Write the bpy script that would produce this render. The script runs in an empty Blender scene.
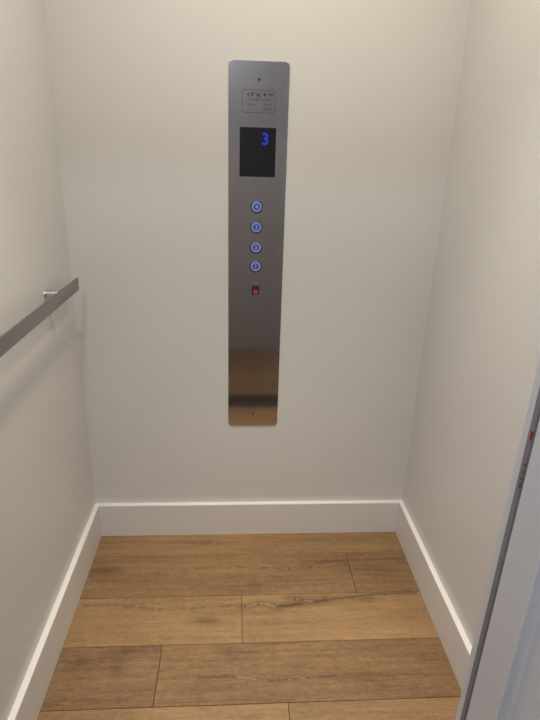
import bpy, bmesh, math, random
from mathutils import Vector, Matrix

random.seed(7)
SC = bpy.context.scene
COL = SC.collection
PI = math.pi

# ------------------------------------------------------------------ sizes (metres)
XL, XR = -0.5328, 0.6581          # cab side walls
YF = -1.120                       # front edge of the cab
ZC = 2.35                         # cab ceiling
BH, BT = 0.1397, 0.0168           # baseboard
JX = 0.38                         # right jamb / opened door face
WT = 0.180                        # landing wall
HXL, HXR, HY = -1.35, 1.35, -2.13 # landing
CAM = Vector((0.0, -1.7414, 1.40))

# ------------------------------------------------------------------ node helpers
class S:
    """scalar socket with operators (Math nodes)"""
    def __init__(s, nt, sock): s.nt, s.k = nt, sock
    def _m(s, op, *a, clamp=False):
        n = s.nt.nodes.new('ShaderNodeMath'); n.operation = op; n.use_clamp = clamp
        for i, v in enumerate((s,) + a):
            if isinstance(v, S): s.nt.links.new(v.k, n.inputs[i])
            else: n.inputs[i].default_value = v
        return S(s.nt, n.outputs[0])
    def __add__(s, o): return s._m('ADD', o)
    __radd__ = __add__
    def __sub__(s, o): return s._m('SUBTRACT', o)
    def __mul__(s, o): return s._m('MULTIPLY', o)
    __rmul__ = __mul__
    def __truediv__(s, o): return s._m('DIVIDE', o)
    def __neg__(s): return s._m('MULTIPLY', -1.0)
    def max(s, o): return s._m('MAXIMUM', o)
    def min(s, o): return s._m('MINIMUM', o)
    def abs(s): return s._m('ABSOLUTE')
    def exp(s): return s._m('EXPONENT')
    def clamp(s): return s._m('ADD', 0.0, clamp=True)
    def pw(s, e): return s._m('POWER', e)
    def sstep(s, a, b):
        n = s.nt.nodes.new('ShaderNodeMapRange'); n.interpolation_type = 'SMOOTHSTEP'
        s.nt.links.new(s.k, n.inputs['Value'])
        n.inputs['From Min'].default_value = a; n.inputs['From Max'].default_value = b
        return S(s.nt, n.outputs['Result'])

def new_mat(name):
    m = bpy.data.materials.new(name); m.use_nodes = True
    nt = m.node_tree
    b = nt.nodes['Principled BSDF']
    return m, nt, b

def simple(name, col, rough=0.5, metal=0.0, spec=0.5, emit=None, es=0.0):
    m, nt, b = new_mat(name)
    b.inputs['Base Color'].default_value = (*col, 1)
    b.inputs['Roughness'].default_value = rough
    b.inputs['Metallic'].default_value = metal
    b.inputs['Specular IOR Level'].default_value = spec
    if emit:
        b.inputs['Emission Color'].default_value = (*emit, 1)
        b.inputs['Emission Strength'].default_value = es
    return m

def coords(nt, kind='Object'):
    return nt.nodes.new('ShaderNodeTexCoord').outputs[kind]

def mapped(nt, sock, scale, loc=(0, 0, 0)):
    n = nt.nodes.new('ShaderNodeMapping')
    n.inputs['Scale'].default_value = scale
    n.inputs['Location'].default_value = loc
    nt.links.new(sock, n.inputs['Vector'])
    return n.outputs[0]

def noise(nt, vec, scale=1.0, detail=4.0, rough=0.55, dist=0.0):
    n = nt.nodes.new('ShaderNodeTexNoise')
    n.inputs['Scale'].default_value = scale
    n.inputs['Detail'].default_value = detail
    n.inputs['Roughness'].default_value = rough
    n.inputs['Distortion'].default_value = dist
    nt.links.new(vec, n.inputs['Vector'])
    return S(nt, n.outputs['Fac'])

def mix(nt, fac, a, b):
    n = nt.nodes.new('ShaderNodeMix'); n.data_type = 'RGBA'
    def put(i, v):
        if isinstance(v, (tuple, list)): n.inputs[i].default_value = (*v, 1) if len(v) == 3 else v
        else: nt.links.new(v, n.inputs[i])
    if isinstance(fac, S): nt.links.new(fac.k, n.inputs[0])
    else: n.inputs[0].default_value = fac
    put(6, a); put(7, b)
    return n.outputs[2]

def bump(nt, b, h, strength, dist):
    n = nt.nodes.new('ShaderNodeBump')
    n.inputs['Strength'].default_value = strength
    n.inputs['Distance'].default_value = dist
    nt.links.new(h.k, n.inputs['Height'])
    nt.links.new(n.outputs[0], b.inputs['Normal'])

def painted(name, col, rough, spec=0.5, grain=0.02):
    """satin paint / laminate with a faint roller texture and mottling"""
    m, nt, b = new_mat(name)
    oc = coords(nt)
    n1 = noise(nt, oc, 2.2, 3)
    dark = tuple(c * 0.965 for c in col)
    nt.links.new(mix(nt, n1, dark, col), b.inputs['Base Color'])
    b.inputs['Roughness'].default_value = rough
    b.inputs['Specular IOR Level'].default_value = spec
    bump(nt, b, noise(nt, oc, 260, 2), grain, 0.001)
    return m

def steel(name, col, rough, axis, across, aniso=0.75):
    """brushed stainless; the brushing runs along the axis"""
    m, nt, b = new_mat(name)
    oc = coords(nt)
    sc = [900, 900, 900]; sc['XYZ'.index(axis)] = 6
    n = noise(nt, mapped(nt, oc, sc), 1.0, 2)
    sc2 = [140, 140, 140]; sc2['XYZ'.index(axis)] = 1.5
    n2 = noise(nt, mapped(nt, oc, sc2), 1.0, 3)
    f = (n * 0.5 + n2 * 0.5)
    lo = tuple(c * 0.86 for c in col)
    nt.links.new(mix(nt, f, lo, col), b.inputs['Base Color'])
    b.inputs['Metallic'].default_value = 1.0
    r = f * 0.06 + (rough - 0.03)
    nt.links.new(r.k, b.inputs['Roughness'])
    b.inputs['Anisotropic'].default_value = aniso
    t = nt.nodes.new('ShaderNodeCombineXYZ')
    t.inputs['XYZ'.index(across)].default_value = 1.0
    nt.links.new(t.outputs[0], b.inputs['Tangent'])
    return m

M = {}
M['wall'] = painted('warm_white_satin_wall', (0.68, 0.665, 0.64), 0.40, 0.45)
M['ceiling'] = painted('white_ceiling_paint', (0.78, 0.77, 0.74), 0.7, 0.3)
M['trim'] = painted('white_trim_paint', (0.73, 0.70, 0.675), 0.45, 0.35)
M['door'] = painted('white_door_paint', (0.68, 0.68, 0.72), 0.38, 0.4)
M['landing'] = painted('taupe_landing_paint', (0.42, 0.40, 0.40), 0.6, 0.3)
M['steel'] = steel('brushed_stainless_steel', (0.68, 0.66, 0.66), 0.11, 'Z', 'X', 0.8)
M['rail'] = steel('brushed_rail_steel', (0.37, 0.345, 0.34), 0.34, 'Y', 'Z', 0.5)
M['chrome'] = simple('polished_chrome', (0.60, 0.59, 0.59), 0.10, 1.0)
M['screw'] = simple('dull_screw_steel', (0.06, 0.055, 0.05), 0.5, 0.6)
M['glass'] = simple('black_display_glass', (0.012, 0.013, 0.018), 0.06, 0, 0.5)
M['blue_digit'] = simple('lit_blue_digit', (0.01, 0.01, 0.05), 0.4, 0, 0.3, (0.02, 0.05, 0.9), 0.65)
M['halo'] = simple('blue_halo_ring', (0.1, 0.13, 0.25), 0.4, 0, 0.4, (0.19, 0.225, 0.42), 0.50)
M['btn'] = simple('blue_button_lens', (0.02, 0.03, 0.12), 0.25, 0, 0.5, (0.045, 0.075, 0.26), 0.55)
M['num'] = simple('lit_button_numeral', (0.1, 0.1, 0.2), 0.4, 0, 0.4, (0.24, 0.27, 0.55), 0.68)
M['bezel'] = simple('dark_button_bezel', (0.10, 0.11, 0.15), 0.35, 0.8)
M['plastic'] = simple('black_plastic', (0.018, 0.012, 0.012), 0.4)
M['rocker'] = simple('red_rocker_plastic', (0.13, 0.012, 0.018), 0.3, 0, 0.5, (0.5, 0.03, 0.05), 0.05)
M['pink'] = simple('pale_red_print', (0.50, 0.16, 0.17), 0.5, 0, 0.5, (0.5, 0.12, 0.13), 0.03)
M['etch'] = simple('etched_print', (0.055, 0.045, 0.043), 0.6, 0.0)
M['plate'] = steel('etched_plate_steel', (0.655, 0.635, 0.63), 0.13, 'Z', 'X', 0.7)
M['seal'] = simple('grey_rubber_seal', (0.225, 0.21, 0.225), 0.55, 0, 0.35)
M['orange'] = simple('orange_print', (0.42, 0.17, 0.11), 0.5)
M['maroon'] = simple('dark_red_print', (0.10, 0.015, 0.015), 0.5)
M['blackprint'] = simple('black_print', (0.03, 0.028, 0.03), 0.5)
M['sill'] = simple('dark_bronze_sill', (0.035, 0.032, 0.030), 0.4, 0.6)
M['lens'] = simple('lit_lamp_lens', (0.9, 0.9, 0.88), 0.5, 0, 0.3, (1.0, 0.91, 0.78), 6.0)
M['hall_lens'] = simple('lit_landing_lens', (0.9, 0.9, 0.9), 0.5, 0, 0.3, (0.86, 0.92, 1.0), 3.0)
M['lamp_trim'] = simple('white_lamp_trim', (0.8, 0.8, 0.78), 0.4)

# ------------------------------------------------------------------ oak floor
def oak():
    m, nt, b = new_mat('oak_laminate')
    oc = coords(nt)
    at = nt.nodes.new('ShaderNodeAttribute'); at.attribute_name = 'plank'
    sp = nt.nodes.new('ShaderNodeSeparateColor'); nt.links.new(at.outputs['Color'], sp.inputs[0])
    tone, rnd = S(nt, sp.outputs[0]), S(nt, sp.outputs[1])
    xyz = nt.nodes.new('ShaderNodeSeparateXYZ'); nt.links.new(oc, xyz.inputs[0])
    X, Y = S(nt, xyz.outputs[0]), S(nt, xyz.outputs[1])
    # every plank its own piece of timber
    cb = nt.nodes.new('ShaderNodeCombineXYZ')
    nt.links.new((X + rnd * 31.7).k, cb.inputs[0]); nt.links.new((Y + rnd * 7.3).k, cb.inputs[1])
    nt.links.new((rnd * 5.0).k, cb.inputs[2])
    v = cb.outputs[0]
    big = noise(nt, mapped(nt, v, (2.0, 7.5, 1)), 1, 4, 0.6, 0.4)
    grain = noise(nt, mapped(nt, v, (7, 95, 1)), 1, 5, 0.62, 0.5)
    fine = noise(nt, mapped(nt, v, (26, 420, 1)), 1, 3, 0.6)
    saw = (noise(nt, mapped(nt, v, (330, 9, 1)), 1, 2) - 0.5) * noise(nt, mapped(nt, v, (9, 16, 1)), 1, 2).sstep(0.45, 0.65) + 0.5
    speck = noise(nt, mapped(nt, v, (60, 150, 1), (2, 5, 0)), 1, 4, 0.7)
    rings = nt.nodes.new('ShaderNodeTexWave'); rings.wave_type = 'BANDS'; rings.bands_direction = 'Y'
    rings.inputs['Scale'].default_value = 7.0; rings.inputs['Distortion'].default_value = 9.0
    rings.inputs['Detail'].default_value = 3; rings.inputs['Detail Scale'].default_value = 0.9
    nt.links.new(mapped(nt, v, (0.28, 1.5, 1)), rings.inputs['Vector'])
    R = S(nt, rings.outputs['Fac'])
    g = (big - 0.5) * 0.80 + (grain - 0.5) * 0.50 + (fine - 0.5) * 0.60 + (saw - 0.5) * 0.34 + (speck - 0.5) * 0.70 + (R - 0.5) * 0.08
    k = (tone + g).clamp()
    c = mix(nt, k, (0.098, 0.050, 0.024), (0.362, 0.218, 0.100))
    # knots: soft dark spots with a ring
    def spot(cx, cy, rx, ry, s):
        dx = (X - cx) * (1 / rx); dy = (Y - cy) * (1 / ry)
        return (-(dx * dx + dy * dy + (grain - 0.5) * 2.2)).exp().min(1.0) * s
    # cracks: wandering line through points, dark halo, a pale filled core
    wob = (noise(nt, mapped(nt, oc, (38, 38, 1)), 1, 4, 0.7) - 0.5) * 0.016
    def seg_dist(p, q):
        ax, ay = p; bx, by = q; L2 = (bx - ax) ** 2 + (by - ay) ** 2
        t = ((X - ax) * ((bx - ax) / L2) + (Y - ay) * ((by - ay) / L2)).clamp()
        dx = X - ax - t * (bx - ax); dy = Y - ay - t * (by - ay) + wob
        return dx * dx * 0.25 + dy * dy
    def line(pts, w, s):
        d = None
        for p, q in zip(pts[:-1], pts[1:]):
            e = seg_dist(p, q); d = e if d is None else d.min(e)
        return (-(d * (1 / (w * w)))).exp() * s
    brk = noise(nt, mapped(nt, oc, (42, 10, 1), (3, 1, 0)), 1, 2).sstep(0.36, 0.60)
    brk2 = noise(nt, mapped(nt, oc, (60, 30, 1), (1, 4, 0)), 1, 2).sstep(0.30, 0.52)
    A1 = [(0.041, -0.380), (0.077, -0.368), (0.111, -0.371), (0.137, -0.385), (0.218, -0.374)]
    A2 = [(0.187, -0.347), (0.220, -0.355), (0.259, -0.367), (0.304, -0.360)]
    A3 = [(0.287, -0.359), (0.392, -0.349), (0.482, -0.338), (0.620, -0.337)]
    B1 = [(-0.098, -0.634), (-0.007, -0.631), (0.05, -0.642), (0.102, -0.650), (0.235, -0.643), (0.29, -0.641)]
    B2 = [(0.275, -0.647), (0.421, -0.643), (0.63, -0.647)]
    C1 = [(-0.178, -0.212), (-0.126, -0.199), (0.0, -0.194), (0.163, -0.209), (0.346, -0.206)]
    E1 = [(-0.49, -0.362), (-0.377, -0.361), (-0.244, -0.386), (0.018, -0.373)]
    G1 = [(0.30, -0.185), (0.40, -0.172), (0.62, -0.170)]
    dark = line(A1, 0.0078, .80).max(line(A2, 0.0080, .80)).max(line(A3, 0.0055, .6)).max(line(A1 + A2[1:], 0.018, .40))
    dark = dark.max(line(B1, 0.0050, .62)).max(line(B2, 0.006, .35)).max(line(C1, 0.0042, .55))
    dark = dark.max(line(E1, 0.0050, .42) * brk).max(line(G1, 0.006, .40))
    for q in ((-0.095, -0.431, .045, .018, .42), (0.063, -0.285, .03, .014, .40), (-0.47, -0.205, .07, .025, .40),
              (-0.45, -0.571, .03, .020, .45), (-0.342, -0.594, .02, .022, .38), (-0.318, -0.538, .03, .008, .45),
              (0.45, -0.36, .03, .02, .35), (0.02, -0.29, .12, .03, .12), (0.50, -0.22, .12, .018, .25), (0.35, -0.06, .2, .012, .22),
              (-0.2, -0.06, .2, .010, .25), (0.40, -0.56, .1, .02, .14), (-0.1, -0.66, .08, .025, .22), (-0.02, -0.55, .02, .012, .25)):
        dark = dark.max(spot(*q))
    c = mix(nt, (dark * 1.35).clamp(), c, (0.080, 0.042, 0.020))
    core = (line(A1[:4], 0.0036, .58) * brk2).max(line(A2[:3], 0.0034, .52) * brk2).max(line(B1[1:5], 0.0022, .55) * brk).max(line(C1, 0.0018, .45) * brk)
    c = mix(nt, core.clamp(), c, (0.46, 0.35, 0.23))
    nt.links.new(c, b.inputs['Base Color'])
    b.inputs['Specular IOR Level'].default_value = 0.35
    nt.links.new((grain * 0.2 + 0.40).k, b.inputs['Roughness'])
    bump(nt, b, grain * 0.6 + fine * 0.4, 0.12, 0.0006)
    return m
M['oak'] = oak()
M['joint'] = simple('dark_plank_joint', (0.035, 0.020, 0.010), 0.8)

# ------------------------------------------------------------------ mesh helpers
def link(o, parent=None):
    COL.objects.link(o)
    if parent is not None: o.parent = parent
    return o

def finish(name, bm, mat, parent=None, loc=(0, 0, 0), smooth=None):
    bmesh.ops.recalc_face_normals(bm, faces=bm.faces)
    me = bpy.data.meshes.new(name); bm.to_mesh(me); bm.free()
    mats = mat if isinstance(mat, (list, tuple)) else [mat]
    for mm in mats: me.materials.append(mm)
    if smooth:
        for p in me.polygons: p.use_smooth = True
        me.set_sharp_from_angle(angle=math.radians(smooth))
    o = bpy.data.objects.new(name, me); o.location = loc
    return link(o, parent)

def box(bm, a, b, bev=0.0, seg=2, mi=0):
    g = bmesh.ops.create_cube(bm, size=1.0)
    vs = g['verts']
    for v in vs:
        v.co = Vector([a[i] + (v.co[i] + 0.5) * (b[i] - a[i]) for i in range(3)])
    fs = list({f for v in vs for f in v.link_faces})
    for f in fs: f.material_index = mi
    if bev:
        es = list({e for v in vs for e in v.link_edges})
        r = bmesh.ops.bevel(bm, geom=es, offset=bev, segments=seg, profile=0.5, affect='EDGES')
        for f in r['faces']: f.material_index = mi

def structure(o):
    o['kind'] = 'structure'; return o

def sbox(name, a, b, mat, bev=0.0, parent=None):
    bm = bmesh.new(); box(bm, a, b, bev)
    o = finish(name, bm, mat, parent)
    return structure(o) if parent is None else o

def round_rect(w, h, r, n=6):
    pts = []
    for cx, cy, a0 in ((w/2 - r, h/2 - r, 0), (-w/2 + r, h/2 - r, 90), (-w/2 + r, -h/2 + r, 180), (w/2 - r, -h/2 + r, 270)):
        for i in range(n + 1):
            a = math.radians(a0 + 90 * i / n); pts.append((cx + r * math.cos(a), cy + r * math.sin(a)))
    return pts

def slab(bm, outline, y0, y1, cx=0, cz=0, bev=0.0):
    """an outline in x/z pushed from y1 (wall side) to y0 (room side)"""
    front = [bm.verts.new((cx + x, y0, cz + z)) for x, z in outline]
    back = [bm.verts.new((cx + x, y1, cz + z)) for x, z in outline]
    n = len(outline)
    f = bm.faces.new(front); bm.faces.new(list(reversed(back)))
    for i in range(n): bm.faces.new((front[i], back[i], back[(i+1) % n], front[(i+1) % n]))
    if bev:
        bmesh.ops.bevel(bm, geom=list(f.edges), offset=bev, segments=2, profile=0.5, affect='EDGES')

def lathe_y(bm, prof, cx, cz, n=40):
    """profile (radius, y) turned about the y axis"""
    rings = []
    for r, y in prof:
        if r < 1e-6: rings.append([bm.verts.new((cx, y, cz))])
        else: rings.append([bm.verts.new((cx + r*math.cos(2*PI*i/n), y, cz + r*math.sin(2*PI*i/n))) for i in range(n)])
    for A, B in zip(rings[:-1], rings[1:]):
        for i in range(n):
            j = (i + 1) % n
            vs = [A[i % len(A)], A[j % len(A)], B[j % len(B)], B[i % len(B)]]
            u = []
            for v in vs:
                if v not in u: u.append(v)
            if len(u) > 2: bm.faces.new(u)

def text_mesh(name, s, size, mat, parent, loc, rot, depth=0.0004, bold=0.0):
    cu = bpy.data.curves.new(name, 'FONT'); cu.body = s; cu.size = size
    cu.align_x = 'CENTER'; cu.align_y = 'CENTER'; cu.extrude = depth; cu.offset = bold
    t = bpy.data.objects.new(name + '_curve', cu); COL.objects.link(t)
    dg = bpy.context.evaluated_depsgraph_get()
    me = bpy.data.meshes.new_from_object(t.evaluated_get(dg))
    bpy.data.objects.remove(t)
    me.name = name
    # centre on the real outline
    xs = [v.co.x for v in me.vertices]; ys = [v.co.y for v in me.vertices]
    ox, oy = (min(xs)+max(xs))/2, (min(ys)+max(ys))/2
    R = Matrix.Rotation(rot[2], 4, 'Z') @ Matrix.Rotation(rot[0], 4, 'X')
    for v in me.vertices: v.co = R @ Vector((v.co.x-ox, v.co.y-oy, v.co.z))
    me.materials.clear(); me.materials.append(mat)
    o = bpy.data.objects.new(name, me); o.location = loc
    return link(o, parent)

def thing(name, label, cat, loc=(0, 0, 0), group=None):
    o = bpy.data.objects.new(name, None); o.empty_display_size = 0.05; o.location = loc
    COL.objects.link(o); o['label'] = label; o['category'] = cat
    if group: o['group'] = group
    return o

# ------------------------------------------------------------------ floors
def planks(name, x0, x1, y0, y1, rows, base_z=0.0):
    """rows: (y_top, y_bottom, [joint xs], [tones])"""
    bm = bmesh.new(); lay = bm.loops.layers.float_color.new('plank')
    for yt, yb, joints, tones in rows:
        yt, yb = min(yt, y1), max(yb, y0)
        xs = [x0] + joints + [x1]
        for i in range(len(xs) - 1):
            a, b_ = xs[i], xs[i+1]; g = 0.0006
            n0 = set(bm.faces)
            box(bm, (a + g, yb + g, base_z - 0.012), (b_ - g, yt - g, base_z), 0.0009, 1)
            rr = random.random(); tn = tones[i]
            for f in bm.faces:
                if f not in n0:
                    for l in f.loops: l[lay] = (tn, rr, 0, 1)
    n0 = set(bm.faces)
    box(bm, (x0, y0, base_z - 0.05), (x1, y1, base_z - 0.0095), 0, 1, 1)
    for f in bm.faces:
        if f not in n0: f.material_index = 1
    return structure(finish(name, bm, [M['oak'], M['joint']]))

R0 = [0.0, -0.1308, -0.3305, -0.5212, -0.7164, -0.912, -1.107, YF]
planks('floor', XL, XR, YF, 0.0, [
    (R0[0], R0[1], [], [0.55]),
    (R0[1], R0[2], [0.4185], [0.38, 0.40]),
    (R0[2], R0[3], [0.0236], [0.62, 0.62]),
    (R0[3], R0[4], [-0.2188], [0.33, 0.35]),
    (R0[4], R0[5], [0.1475], [0.54, 0.51]),
    (R0[5], R0[6], [-0.05], [0.32, 0.35]), (R0[6], R0[7], [], [0.33])])
hr = []; y = YF - WT
while y > HY:
    j = sorted(random.uniform(HXL + .2, HXR - .2) for _ in range(1))
    hr.append((y, max(y - 0.195, HY), j, [random.uniform(.22, .40) for _ in range(2)])); y -= 0.195
planks('floor_landing', HXL, HXR, HY, YF - WT, hr)
sbox('trim_1', (HXL, YF - WT, -0.05), (HXR, YF, -0.001), M['sill'])      # sill between cab and landing

# ------------------------------------------------------------------ cab shell
T = 0.04
sbox('wall_back', (XL - T, 0, -0.05), (XR + T, T, ZC), M['wall'])
sbox('wall_left', (XL - T, YF, -0.05), (XL, 0, ZC), M['wall'])
sbox('wall_right', (XR, YF, -0.05), (XR + T, 0, ZC), M['wall'])
sbox('ceiling', (XL - T, YF, ZC), (XR + T, T, ZC + T), M['ceiling'])

def baseboard(name, p, q, inward, trim0, trim1):
    """profile swept p->q against a wall; mitred by trim0/trim1"""
    d = (Vector(q) - Vector(p)).normalized(); n = Vector(inward)
    prof = [(0, 0), (BT, 0), (BT, BH - 0.0025), (BT - 0.0008, BH - 0.0008), (BT - 0.0025, BH), (0, BH)]
    bm = bmesh.new()
    ends = []
    for base, s in ((Vector(p), trim0), (Vector(q), -trim1)):
        ends.append([bm.verts.new(base + n*u + d*(s*u) + Vector((0, 0, z))) for u, z in prof])
    A, B = ends; k = len(prof)
    bm.faces.new(A); bm.faces.new(B)
    for i in range(k): bm.faces.new((A[i], A[(i+1) % k], B[(i+1) % k], B[i]))
    return structure(finish(name, bm, M['trim']))
baseboard('baseboard_back', (XL, 0, 0), (XR, 0, 0), (0, -1, 0), 1, 1)
baseboard('baseboard_left', (XL, 0, 0), (XL, YF, 0), (1, 0, 0), 1, 0)
baseboard('baseboard_right', (XR, 0, 0), (XR, YF, 0), (-1, 0, 0), 1, 0)

# ------------------------------------------------------------------ landing shell
HZ = 2.45
WT = 0.180
sbox('wall_landing_right', (JX + 0.05, YF - WT, -0.05), (HXR, YF - 0.004, HZ), M['wall'])
sbox('wall_landing_left', (HXL, YF - WT, -0.05), (-0.50, YF - 0.004, HZ), M['wall'])
sbox('wall_landing_header', (-0.50, YF - WT, 2.06), (JX + 0.05, YF - 0.004, HZ), M['wall'])
sbox('wall_hall_back', (HXL, HY - T, -0.05), (HXR, HY, HZ), M['landing'])
sbox('wall_hall_left', (HXL - T, HY, -0.05), (HXL, YF - WT, HZ), M['landing'])
sbox('wall_hall_right', (HXR, HY, -0.05), (HXR + T, YF - WT, HZ), M['landing'])
sbox('ceiling_landing', (HXL, HY, HZ), (HXR, YF - WT, HZ + T), M['ceiling'])

# right jamb: a stop edge, the grey seal let into it, then the opened door
J0, J1, J2 = -1.1275, -1.1420, -1.1535
bm = bmesh.new()
box(bm, (JX, J1, 0.0), (JX + 0.05, J0, 2.06), 0.0015)
box(bm, (JX + 0.006, J2 - 0.006, 0.0), (JX + 0.05, J1, 2.06))
jamb = structure(finish('trim_2', bm, M['door']))
bm = bmesh.new()
box(bm, (JX - 0.0005, J2, 0.002), (JX + 0.006, J1 - 0.0004, 2.05), 0.0012)
seal = finish('door_seal', bm, M['seal'], jamb)
seal['label'] = 'grey rubber seal strip with red and black print'
# red mark and black print on the seal
bm = bmesh.new()
box(bm, (JX - 0.0010, -1.1490, 1.0660), (JX - 0.0005, -1.1435, 1.0785))
finish('printed_mark', bm, M['orange'], seal)['label'] = 'orange half of the printed mark'
bm = bmesh.new()
box(bm, (JX - 0.0010, -1.1530, 1.0660), (JX - 0.0005, -1.1490, 1.0785))
finish('printed_mark', bm, M['maroon'], seal)['label'] = 'dark red half of the printed mark'
bm = bmesh.new()
z = 1.030
for L in (0.006, 0.007, 0.004, 0.009):
    n = max(2, int(L / 0.0022))
    for i in range(n):
        zz = z - i * 0.0022
        w = random.choice((0.0030, 0.0036, 0.0026))
        box(bm, (JX - 0.0009, -1.1534, zz - 0.0017), (JX - 0.0005, -1.1534 + w, zz))
    z -= L + 0.0040
finish('printed_text', bm, M['blackprint'], seal)['label'] = 'small black print running down the seal'

# opened shaker door: stile, moulded slope, recessed panel
def shaker_leaf():
    bm = bmesh.new()
    y_h, y_f = -1.1560, -1.1560 - 0.76           # hinge edge, free edge
    z0, z1 = 0.008, 2.045
    st, rl, slope, dep = 0.0690, 0.12, 0.013, 0.011
    xf, xb = JX, JX + 0.042
    def ring(x, ins_y, ins_z):
        return [bm.verts.new((x, y, z)) for y, z in ((y_h - ins_y, z0 + ins_z), (y_f + ins_y, z0 + ins_z), (y_f + ins_y, z1 - ins_z), (y_h - ins_y, z1 - ins_z))]
    e = 0.0015
    R = [ring(xb, 0, 0), ring(xf + e, 0, 0), ring(xf, e, e), ring(xf, st, rl)]
    for i in range(1, 7):                        # raised bead round the panel
        a = i / 6 * PI
        R.append(ring(xf - 0.0035 * math.sin(a), st + 0.0035 * (1 - math.cos(a)), rl + 0.0035 * (1 - math.cos(a))))
    for i in range(1, 7):                        # cove down to the panel
        a = i / 6 * PI / 2
        R.append(ring(xf + dep * math.sin(a), st + 0.007 + slope * (1 - math.cos(a)), rl + 0.007 + slope * (1 - math.cos(a))))
    for A, B in zip(R[:-1], R[1:]):
        for i in range(4): bm.faces.new((A[i], A[(i+1) % 4], B[(i+1) % 4], B[i]))
    bm.faces.new(R[0]); bm.faces.new(R[-1])
    return bm
door = structure(finish('door_1', shaker_leaf(), M['door'], smooth=30))
def out_of_plumb(o):
    for v in o.data.vertices: v.co.y += -0.0157 * (v.co.z - 0.80)
    for c in o.children: out_of_plumb(c)
for hz in (0.25, 1.05 + 0.3, 1.80):
    bm = bmesh.new()
    bmesh.ops.create_cone(bm, cap_ends=True, segments=20, radius1=0.006, radius2=0.006, depth=0.09,
                          matrix=Matrix.Translation((JX + 0.054, -1.2300, hz)))
    finish('hinge', bm, M['chrome'], door, smooth=40)

out_of_plumb(jamb); out_of_plumb(door)

# ------------------------------------------------------------------ control panel
PXL, PXR, PZB, PZT = -0.0268, 0.1504, 0.4741, 1.6489
PC, PZ = (PXL + PXR) / 2, (PZB + PZT) / 2
panel = thing('control_panel', 'tall brushed steel elevator control panel with lit blue buttons on the back wall', 'control panel', (PC, 0, PZ))
TH = -0.0030
bm = bmesh.new()
slab(bm, round_rect(PXR - PXL, PZT - PZB, 0.0125, 8), TH, -0.0001, 0, 0, 0.0007)
finish('faceplate', bm, M['steel'], panel)
def L(x, y, z): return (x - PC, y, z - PZ)
def local(bm): 
    for v in bm.verts: v.co -= Vector((PC, 0, PZ))
    return bm
# display
dx0, dx1, dz0, dz1 = 0.0068, 0.1158, 1.3338, 1.4736
bm = bmesh.new(); slab(bm, round_rect(dx1 - dx0, dz1 - dz0, 0.002, 3), TH - 0.0012, TH, (dx0+dx1)/2, (dz0+dz1)/2, 0.0004)
disp = finish('display_screen', local(bm), M['glass'], panel)
disp['label'] = 'black glass display showing a blue 3'
text_mesh('floor_digit', '3', 0.047, M['blue_digit'], disp, L(0.0835, TH - 0.0014, 1.4425), (PI/2, 0, 0), 0.0002, 0.0006)
# nameplate with small engraved lines of lettering
nx0, nx1, nz0, nz1 = 0.0125, 0.1105, 1.5130, 1.5740
bm = bmesh.new(); slab(bm, round_rect(nx1 - nx0, nz1 - nz0, 0.006, 5), TH - 0.0004, TH, (nx0+nx1)/2, (nz0+nz1)/2)
plate = finish('nameplate', local(bm), M['plate'], panel)
plate['label'] = 'small engraved nameplate with lines of tiny lettering'
FY = TH - 0.0004
bm = bmesh.new()
o1 = round_rect(nx1 - nx0, nz1 - nz0, 0.006, 5); o2 = round_rect(nx1 - nx0 - 0.0028, nz1 - nz0 - 0.0028, 0.0048, 5)
ca, cz_ = (nx0+nx1)/2, (nz0+nz1)/2
A = [bm.verts.new((ca + x, FY - 0.0002, cz_ + z)) for x, z in o1]; B = [bm.verts.new((ca + x, FY - 0.0002, cz_ + z)) for x, z in o2]
for i in range(len(A)): bm.faces.new((A[i], A[(i+1) % len(A)], B[(i+1) % len(A)], B[i]))
finish('engraved_border', local(bm), M['etch'], plate)
def glyphs(bm, x0, x1, z, h, gap=0.0011, words=()):
    x = x0; i = 0
    while x < x1:
        w = random.uniform(0.55, 0.8) * h
        if i in words: x += h * 0.6
        for k in range(random.choice((2, 2, 3))):           # strokes of one tiny letter
            if random.random() < 0.6:
                a = x + random.choice((0, w * 0.66)); box(bm, (a, FY - 0.0002, z), (a + w * 0.34, FY, z + h))
            else:
                b_ = z + random.choice((0, 0.38, 0.74)) * h; box(bm, (x, FY - 0.0002, b_), (x + w, FY, b_ + h * 0.26))
        x += w + gap; i += 1
bm = bmesh.new()
glyphs(bm, 0.0275, 0.099, 1.5565, 0.0105, 0.0014, (5,))
glyphs(bm, 0.031, 0.098, 1.5455, 0.0040, 0.0008, (8,))
glyphs(bm, 0.026, 0.054, 1.5330, 0.0045, 0.0008, (4,)); glyphs(bm, 0.076, 0.100, 1.5330, 0.0055, 0.0009)
glyphs(bm, 0.076, 0.100, 1.5210, 0.0055, 0.0009)
box(bm, (0.029, FY - 0.0002, 1.5515), (0.099, FY, 1.5522))
finish('engraved_lettering', local(bm), M['etch'], plate)
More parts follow.
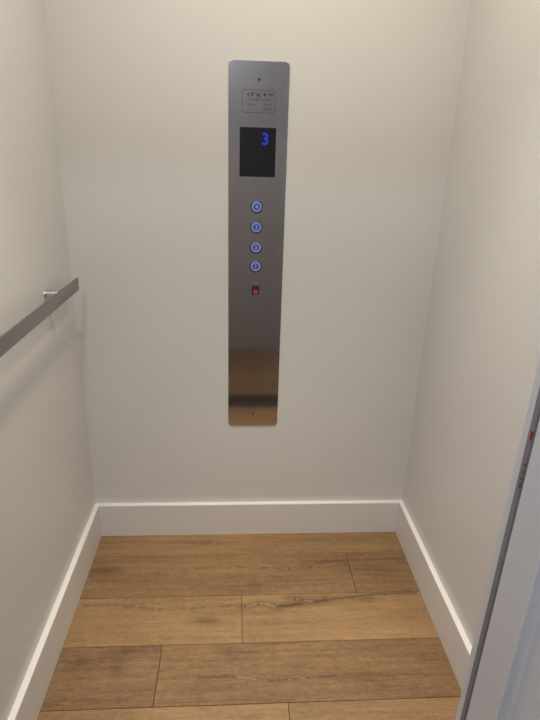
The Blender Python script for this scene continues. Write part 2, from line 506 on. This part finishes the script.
# call buttons
BR = 0.0205
for z, s in ((1.2451, '4'), (1.1824, '3'), (1.1192, '2'), (1.0577, '1')):
    cx = 0.0617; cz = z
    b0 = TH
    bm = bmesh.new(); lathe_y(bm, [(BR, b0), (BR, b0 - 0.0012), (BR - 0.0018, b0 - 0.0020), (BR - 0.0045, b0 - 0.0020), (BR - 0.0045, b0 - 0.0012), (0, b0 - 0.0012)], cx, cz)
    btn = finish('call_button', local(bm), M['bezel'], panel, smooth=35)
    btn['label'] = 'round blue-lit button numbered ' + s
    bm = bmesh.new(); lathe_y(bm, [(0.0160, b0 - 0.0012), (0.0160, b0 - 0.0024), (0.0152, b0 - 0.0030), (0.0112, b0 - 0.0030), (0.0104, b0 - 0.0024), (0.0104, b0 - 0.0012)], cx, cz)
    finish('halo_ring', local(bm), M['halo'], btn, smooth=40)
    bm = bmesh.new(); lathe_y(bm, [(0.0104, b0 - 0.0012), (0.0104, b0 - 0.0019), (0.0096, b0 - 0.0024), (0.0, b0 - 0.0027)], cx, cz)
    finish('lens', local(bm), M['btn'], btn, smooth=40)
    text_mesh('numeral', s, 0.0165, M['num'], btn, L(cx, b0 - 0.0030, cz), (PI/2, 0, 0), 0.0003, 0.0003)
# red rocker switch with a line of print above and below
sx, sz = 0.0626, 0.9791
bm = bmesh.new(); slab(bm, round_rect(0.0235, 0.030, 0.0015, 3), TH - 0.002, TH, sx, sz, 0.0005)
sw = finish('rocker_switch', local(bm), M['plastic'], panel)
sw['label'] = 'small red rocker switch in a black frame'
bm = bmesh.new()
vs = [bm.verts.new((sx + a, y_, sz + c)) for a in (-0.0078, 0.0078) for y_, c in ((TH - 0.002, 0.0118), (TH - 0.0040, 0.0112), (TH - 0.0026, 0.0), (TH - 0.0055, -0.0112), (TH - 0.002, -0.0118))]
bm.faces.new(vs[:5]); bm.faces.new(vs[5:])
for i in range(5): bm.faces.new((vs[i], vs[(i+1) % 5], vs[5 + (i+1) % 5], vs[5 + i]))
rk = finish('rocker', local(bm), M['rocker'], sw)
bm = bmesh.new()
for r0, r1, y_ in ((0.0030, 0.0046, TH - 0.0050),):
    n = 20
    for i in range(n):
        a, b_ = 2*PI*i/n, 2*PI*(i+1)/n
        def yy(zz): return TH - 0.0028 - max(0, -zz) * 0.0029 / 0.0112 - 0.0002
        pts = []
        for r, an in ((r0, a), (r0, b_), (r1, b_), (r1, a)):
            zz = -0.0060 + r * math.sin(an); pts.append(bm.verts.new((sx + r * math.cos(an) * 1.2, yy(zz), sz + zz)))
        bm.faces.new(pts)
bmesh.ops.remove_doubles(bm, verts=bm.verts, dist=1e-6)
finish('rocker_symbol', local(bm), M['pink'], rk)
FY = TH
for zz, k in ((sz + 0.0185, 5), (sz - 0.0215, 4)):
    bm = bmesh.new()
    for i in range(k):
        a = sx - k * 0.0026 + i * 0.0052
        box(bm, (a, TH - 0.0002, zz), (a + 0.001, TH, zz + 0.0042)); box(bm, (a, TH - 0.0002, zz + random.choice((0, .0016, .0033))), (a + 0.0036, TH, zz + 0.0042 if i % 2 else zz + 0.0030))
    finish('switch_lettering', local(bm), M['pink'], panel)['label'] = 'pale red lettering %s the switch' % ('above' if k == 5 else 'below')
for cz in (1.6012, 0.5222):
    cx = 0.0620
    bm = bmesh.new(); lathe_y(bm, [(0.0040, TH), (0.0040, TH - 0.0006), (0.0030, TH - 0.0012), (0.0016, TH - 0.0012), (0.0012, TH - 0.0004), (0, TH - 0.0004)], cx, cz, 20)
    finish('screw', local(bm), M['screw'], panel, smooth=40)

# ------------------------------------------------------------------ handrail
rx = XL + 0.050
rail = thing('handrail', 'flat brushed steel handrail bar on the left wall', 'handrail', (XL, -0.249, 1.008))
def rl(bm):
    for v in bm.verts: v.co -= Vector((XL, -0.249, 1.008))
    return bm
bm = bmesh.new()
box(bm, (rx - 0.006, -1.050, 0.9945), (rx, -0.0945, 1.0325), 0.0016, 2)
finish('bar', rl(bm), M['rail'], rail, smooth=40)
for y in (-0.249, -0.90):
    bm = bmesh.new()
    # flange at the wall, then the round post out to the bar
    prof = [(0.0, 0.0), (0.0125, 0.0), (0.0125, 0.002), (0.0120, 0.0040), (0.0112, 0.0040), (0.0112, 0.0445), (0.0, 0.0445)]
    n = 36; rings = []
    for r, d in prof:
        rings.append([bm.verts.new((XL + d, y + r*math.cos(2*PI*i/n), 1.0175 + r*math.sin(2*PI*i/n))) for i in range(n)] if r else [bm.verts.new((XL + d, y, 1.0175))])
    for A, B in zip(rings[:-1], rings[1:]):
        for i in range(n):
            u = []
            for v in (A[i % len(A)], A[(i+1) % len(A)] if len(A) > 1 else A[0], B[(i+1) % n] if len(B) > 1 else B[0], B[i % len(B)]):
                if v not in u: u.append(v)
            bm.faces.new(u)
    p = finish('bracket_post', rl(bm), M['chrome'], rail, smooth=40)
    p['label'] = 'polished chrome bracket post'

# ------------------------------------------------------------------ lamps (above the picture)
def downlight(x, y, zc, label, beams, colr, lens, r=0.080, group=None):
    t = thing('downlight', label, 'ceiling light', (x, y, zc), group)
    bm = bmesh.new()
    n = 40; prof = [(r + 0.014, 0.0), (r + 0.014, -0.003), (r + 0.008, -0.006), (r, -0.006), (r, 0.0)]
    rings = [[bm.verts.new((q*math.cos(2*PI*i/n), q*math.sin(2*PI*i/n), z)) for i in range(n)] for q, z in prof]
    for A, B in zip(rings, rings[1:] + rings[:1]):
        for i in range(n): bm.faces.new((A[i], A[(i+1) % n], B[(i+1) % n], B[i]))
    finish('trim_ring', bm, M['lamp_trim'], t, smooth=40)
    bm = bmesh.new()
    bmesh.ops.create_cone(bm, cap_ends=True, segments=n, radius1=r - 0.0005, radius2=r - 0.0005, depth=0.003, matrix=Matrix.Translation((0, 0, -0.0018)))
    finish('lens', bm, lens, t)
    for nm, e, sp, z in beams:                    # the lens glow and the reflector's narrow beam
        ld = bpy.data.lights.new(nm, 'AREA'); ld.shape = 'DISK'
        ld.size = 2 * r; ld.spread = math.radians(sp)
        ld.energy = e; ld.color = colr
        lo = bpy.data.objects.new(nm, ld); lo.location = (0, 0, z); link(lo, t)
    return t
WARM = (1.0, 0.93, 0.79)
for x, y, k, who in ((-0.13, -0.59, 0.95, 'left'), (0.29, -0.59, 1.05, 'right')):
    downlight(x, y, ZC, 'round recessed white downlight in the cab ceiling, the %s one of the pair' % who,
              (('lamp_glow', 4.2 * k, 170, -0.0045), ('lamp_beam', 1.85 * k, 50, -0.0046)), WARM, M['lens'], group='downlights in the cab ceiling')
downlight(-0.30, -1.995, HZ, 'round recessed cool white downlight in the landing ceiling', (('lamp_glow', 13.2, 160, -0.0045),),
          (0.84, 0.90, 1.0), M['hall_lens'], 0.09)

# ------------------------------------------------------------------ world, camera, view
w = bpy.data.worlds.new('world'); SC.world = w; w.use_nodes = True
w.node_tree.nodes['Background'].inputs[0].default_value = (0.75, 0.82, 1.0, 1)
w.node_tree.nodes['Background'].inputs[1].default_value = 0.05

fw = Vector((0.06315461, 0.93131168, -0.35870607)); rt = Vector((0.99798748, -0.05688067, 0.02802817)); up = Vector((-0.00569952, 0.35975428, 0.93302968))
cd = bpy.data.cameras.new('camera'); cam = bpy.data.objects.new('camera', cd); COL.objects.link(cam)
m = Matrix((rt, up, -fw)).transposed().to_4x4(); m.translation = CAM
cam.matrix_world = m
cd.sensor_fit = 'VERTICAL'; cd.sensor_height = 24.0; cd.sensor_width = 18.0
cd.lens = 535.2084 / 720 * 24.0
cd.clip_start = 0.02
SC.camera = cam
vs_ = SC.view_settings
vs_.view_transform = 'Standard'; vs_.look = 'None'; vs_.gamma = 1.0; vs_.use_curve_mapping = False
vs_.exposure = 0.0
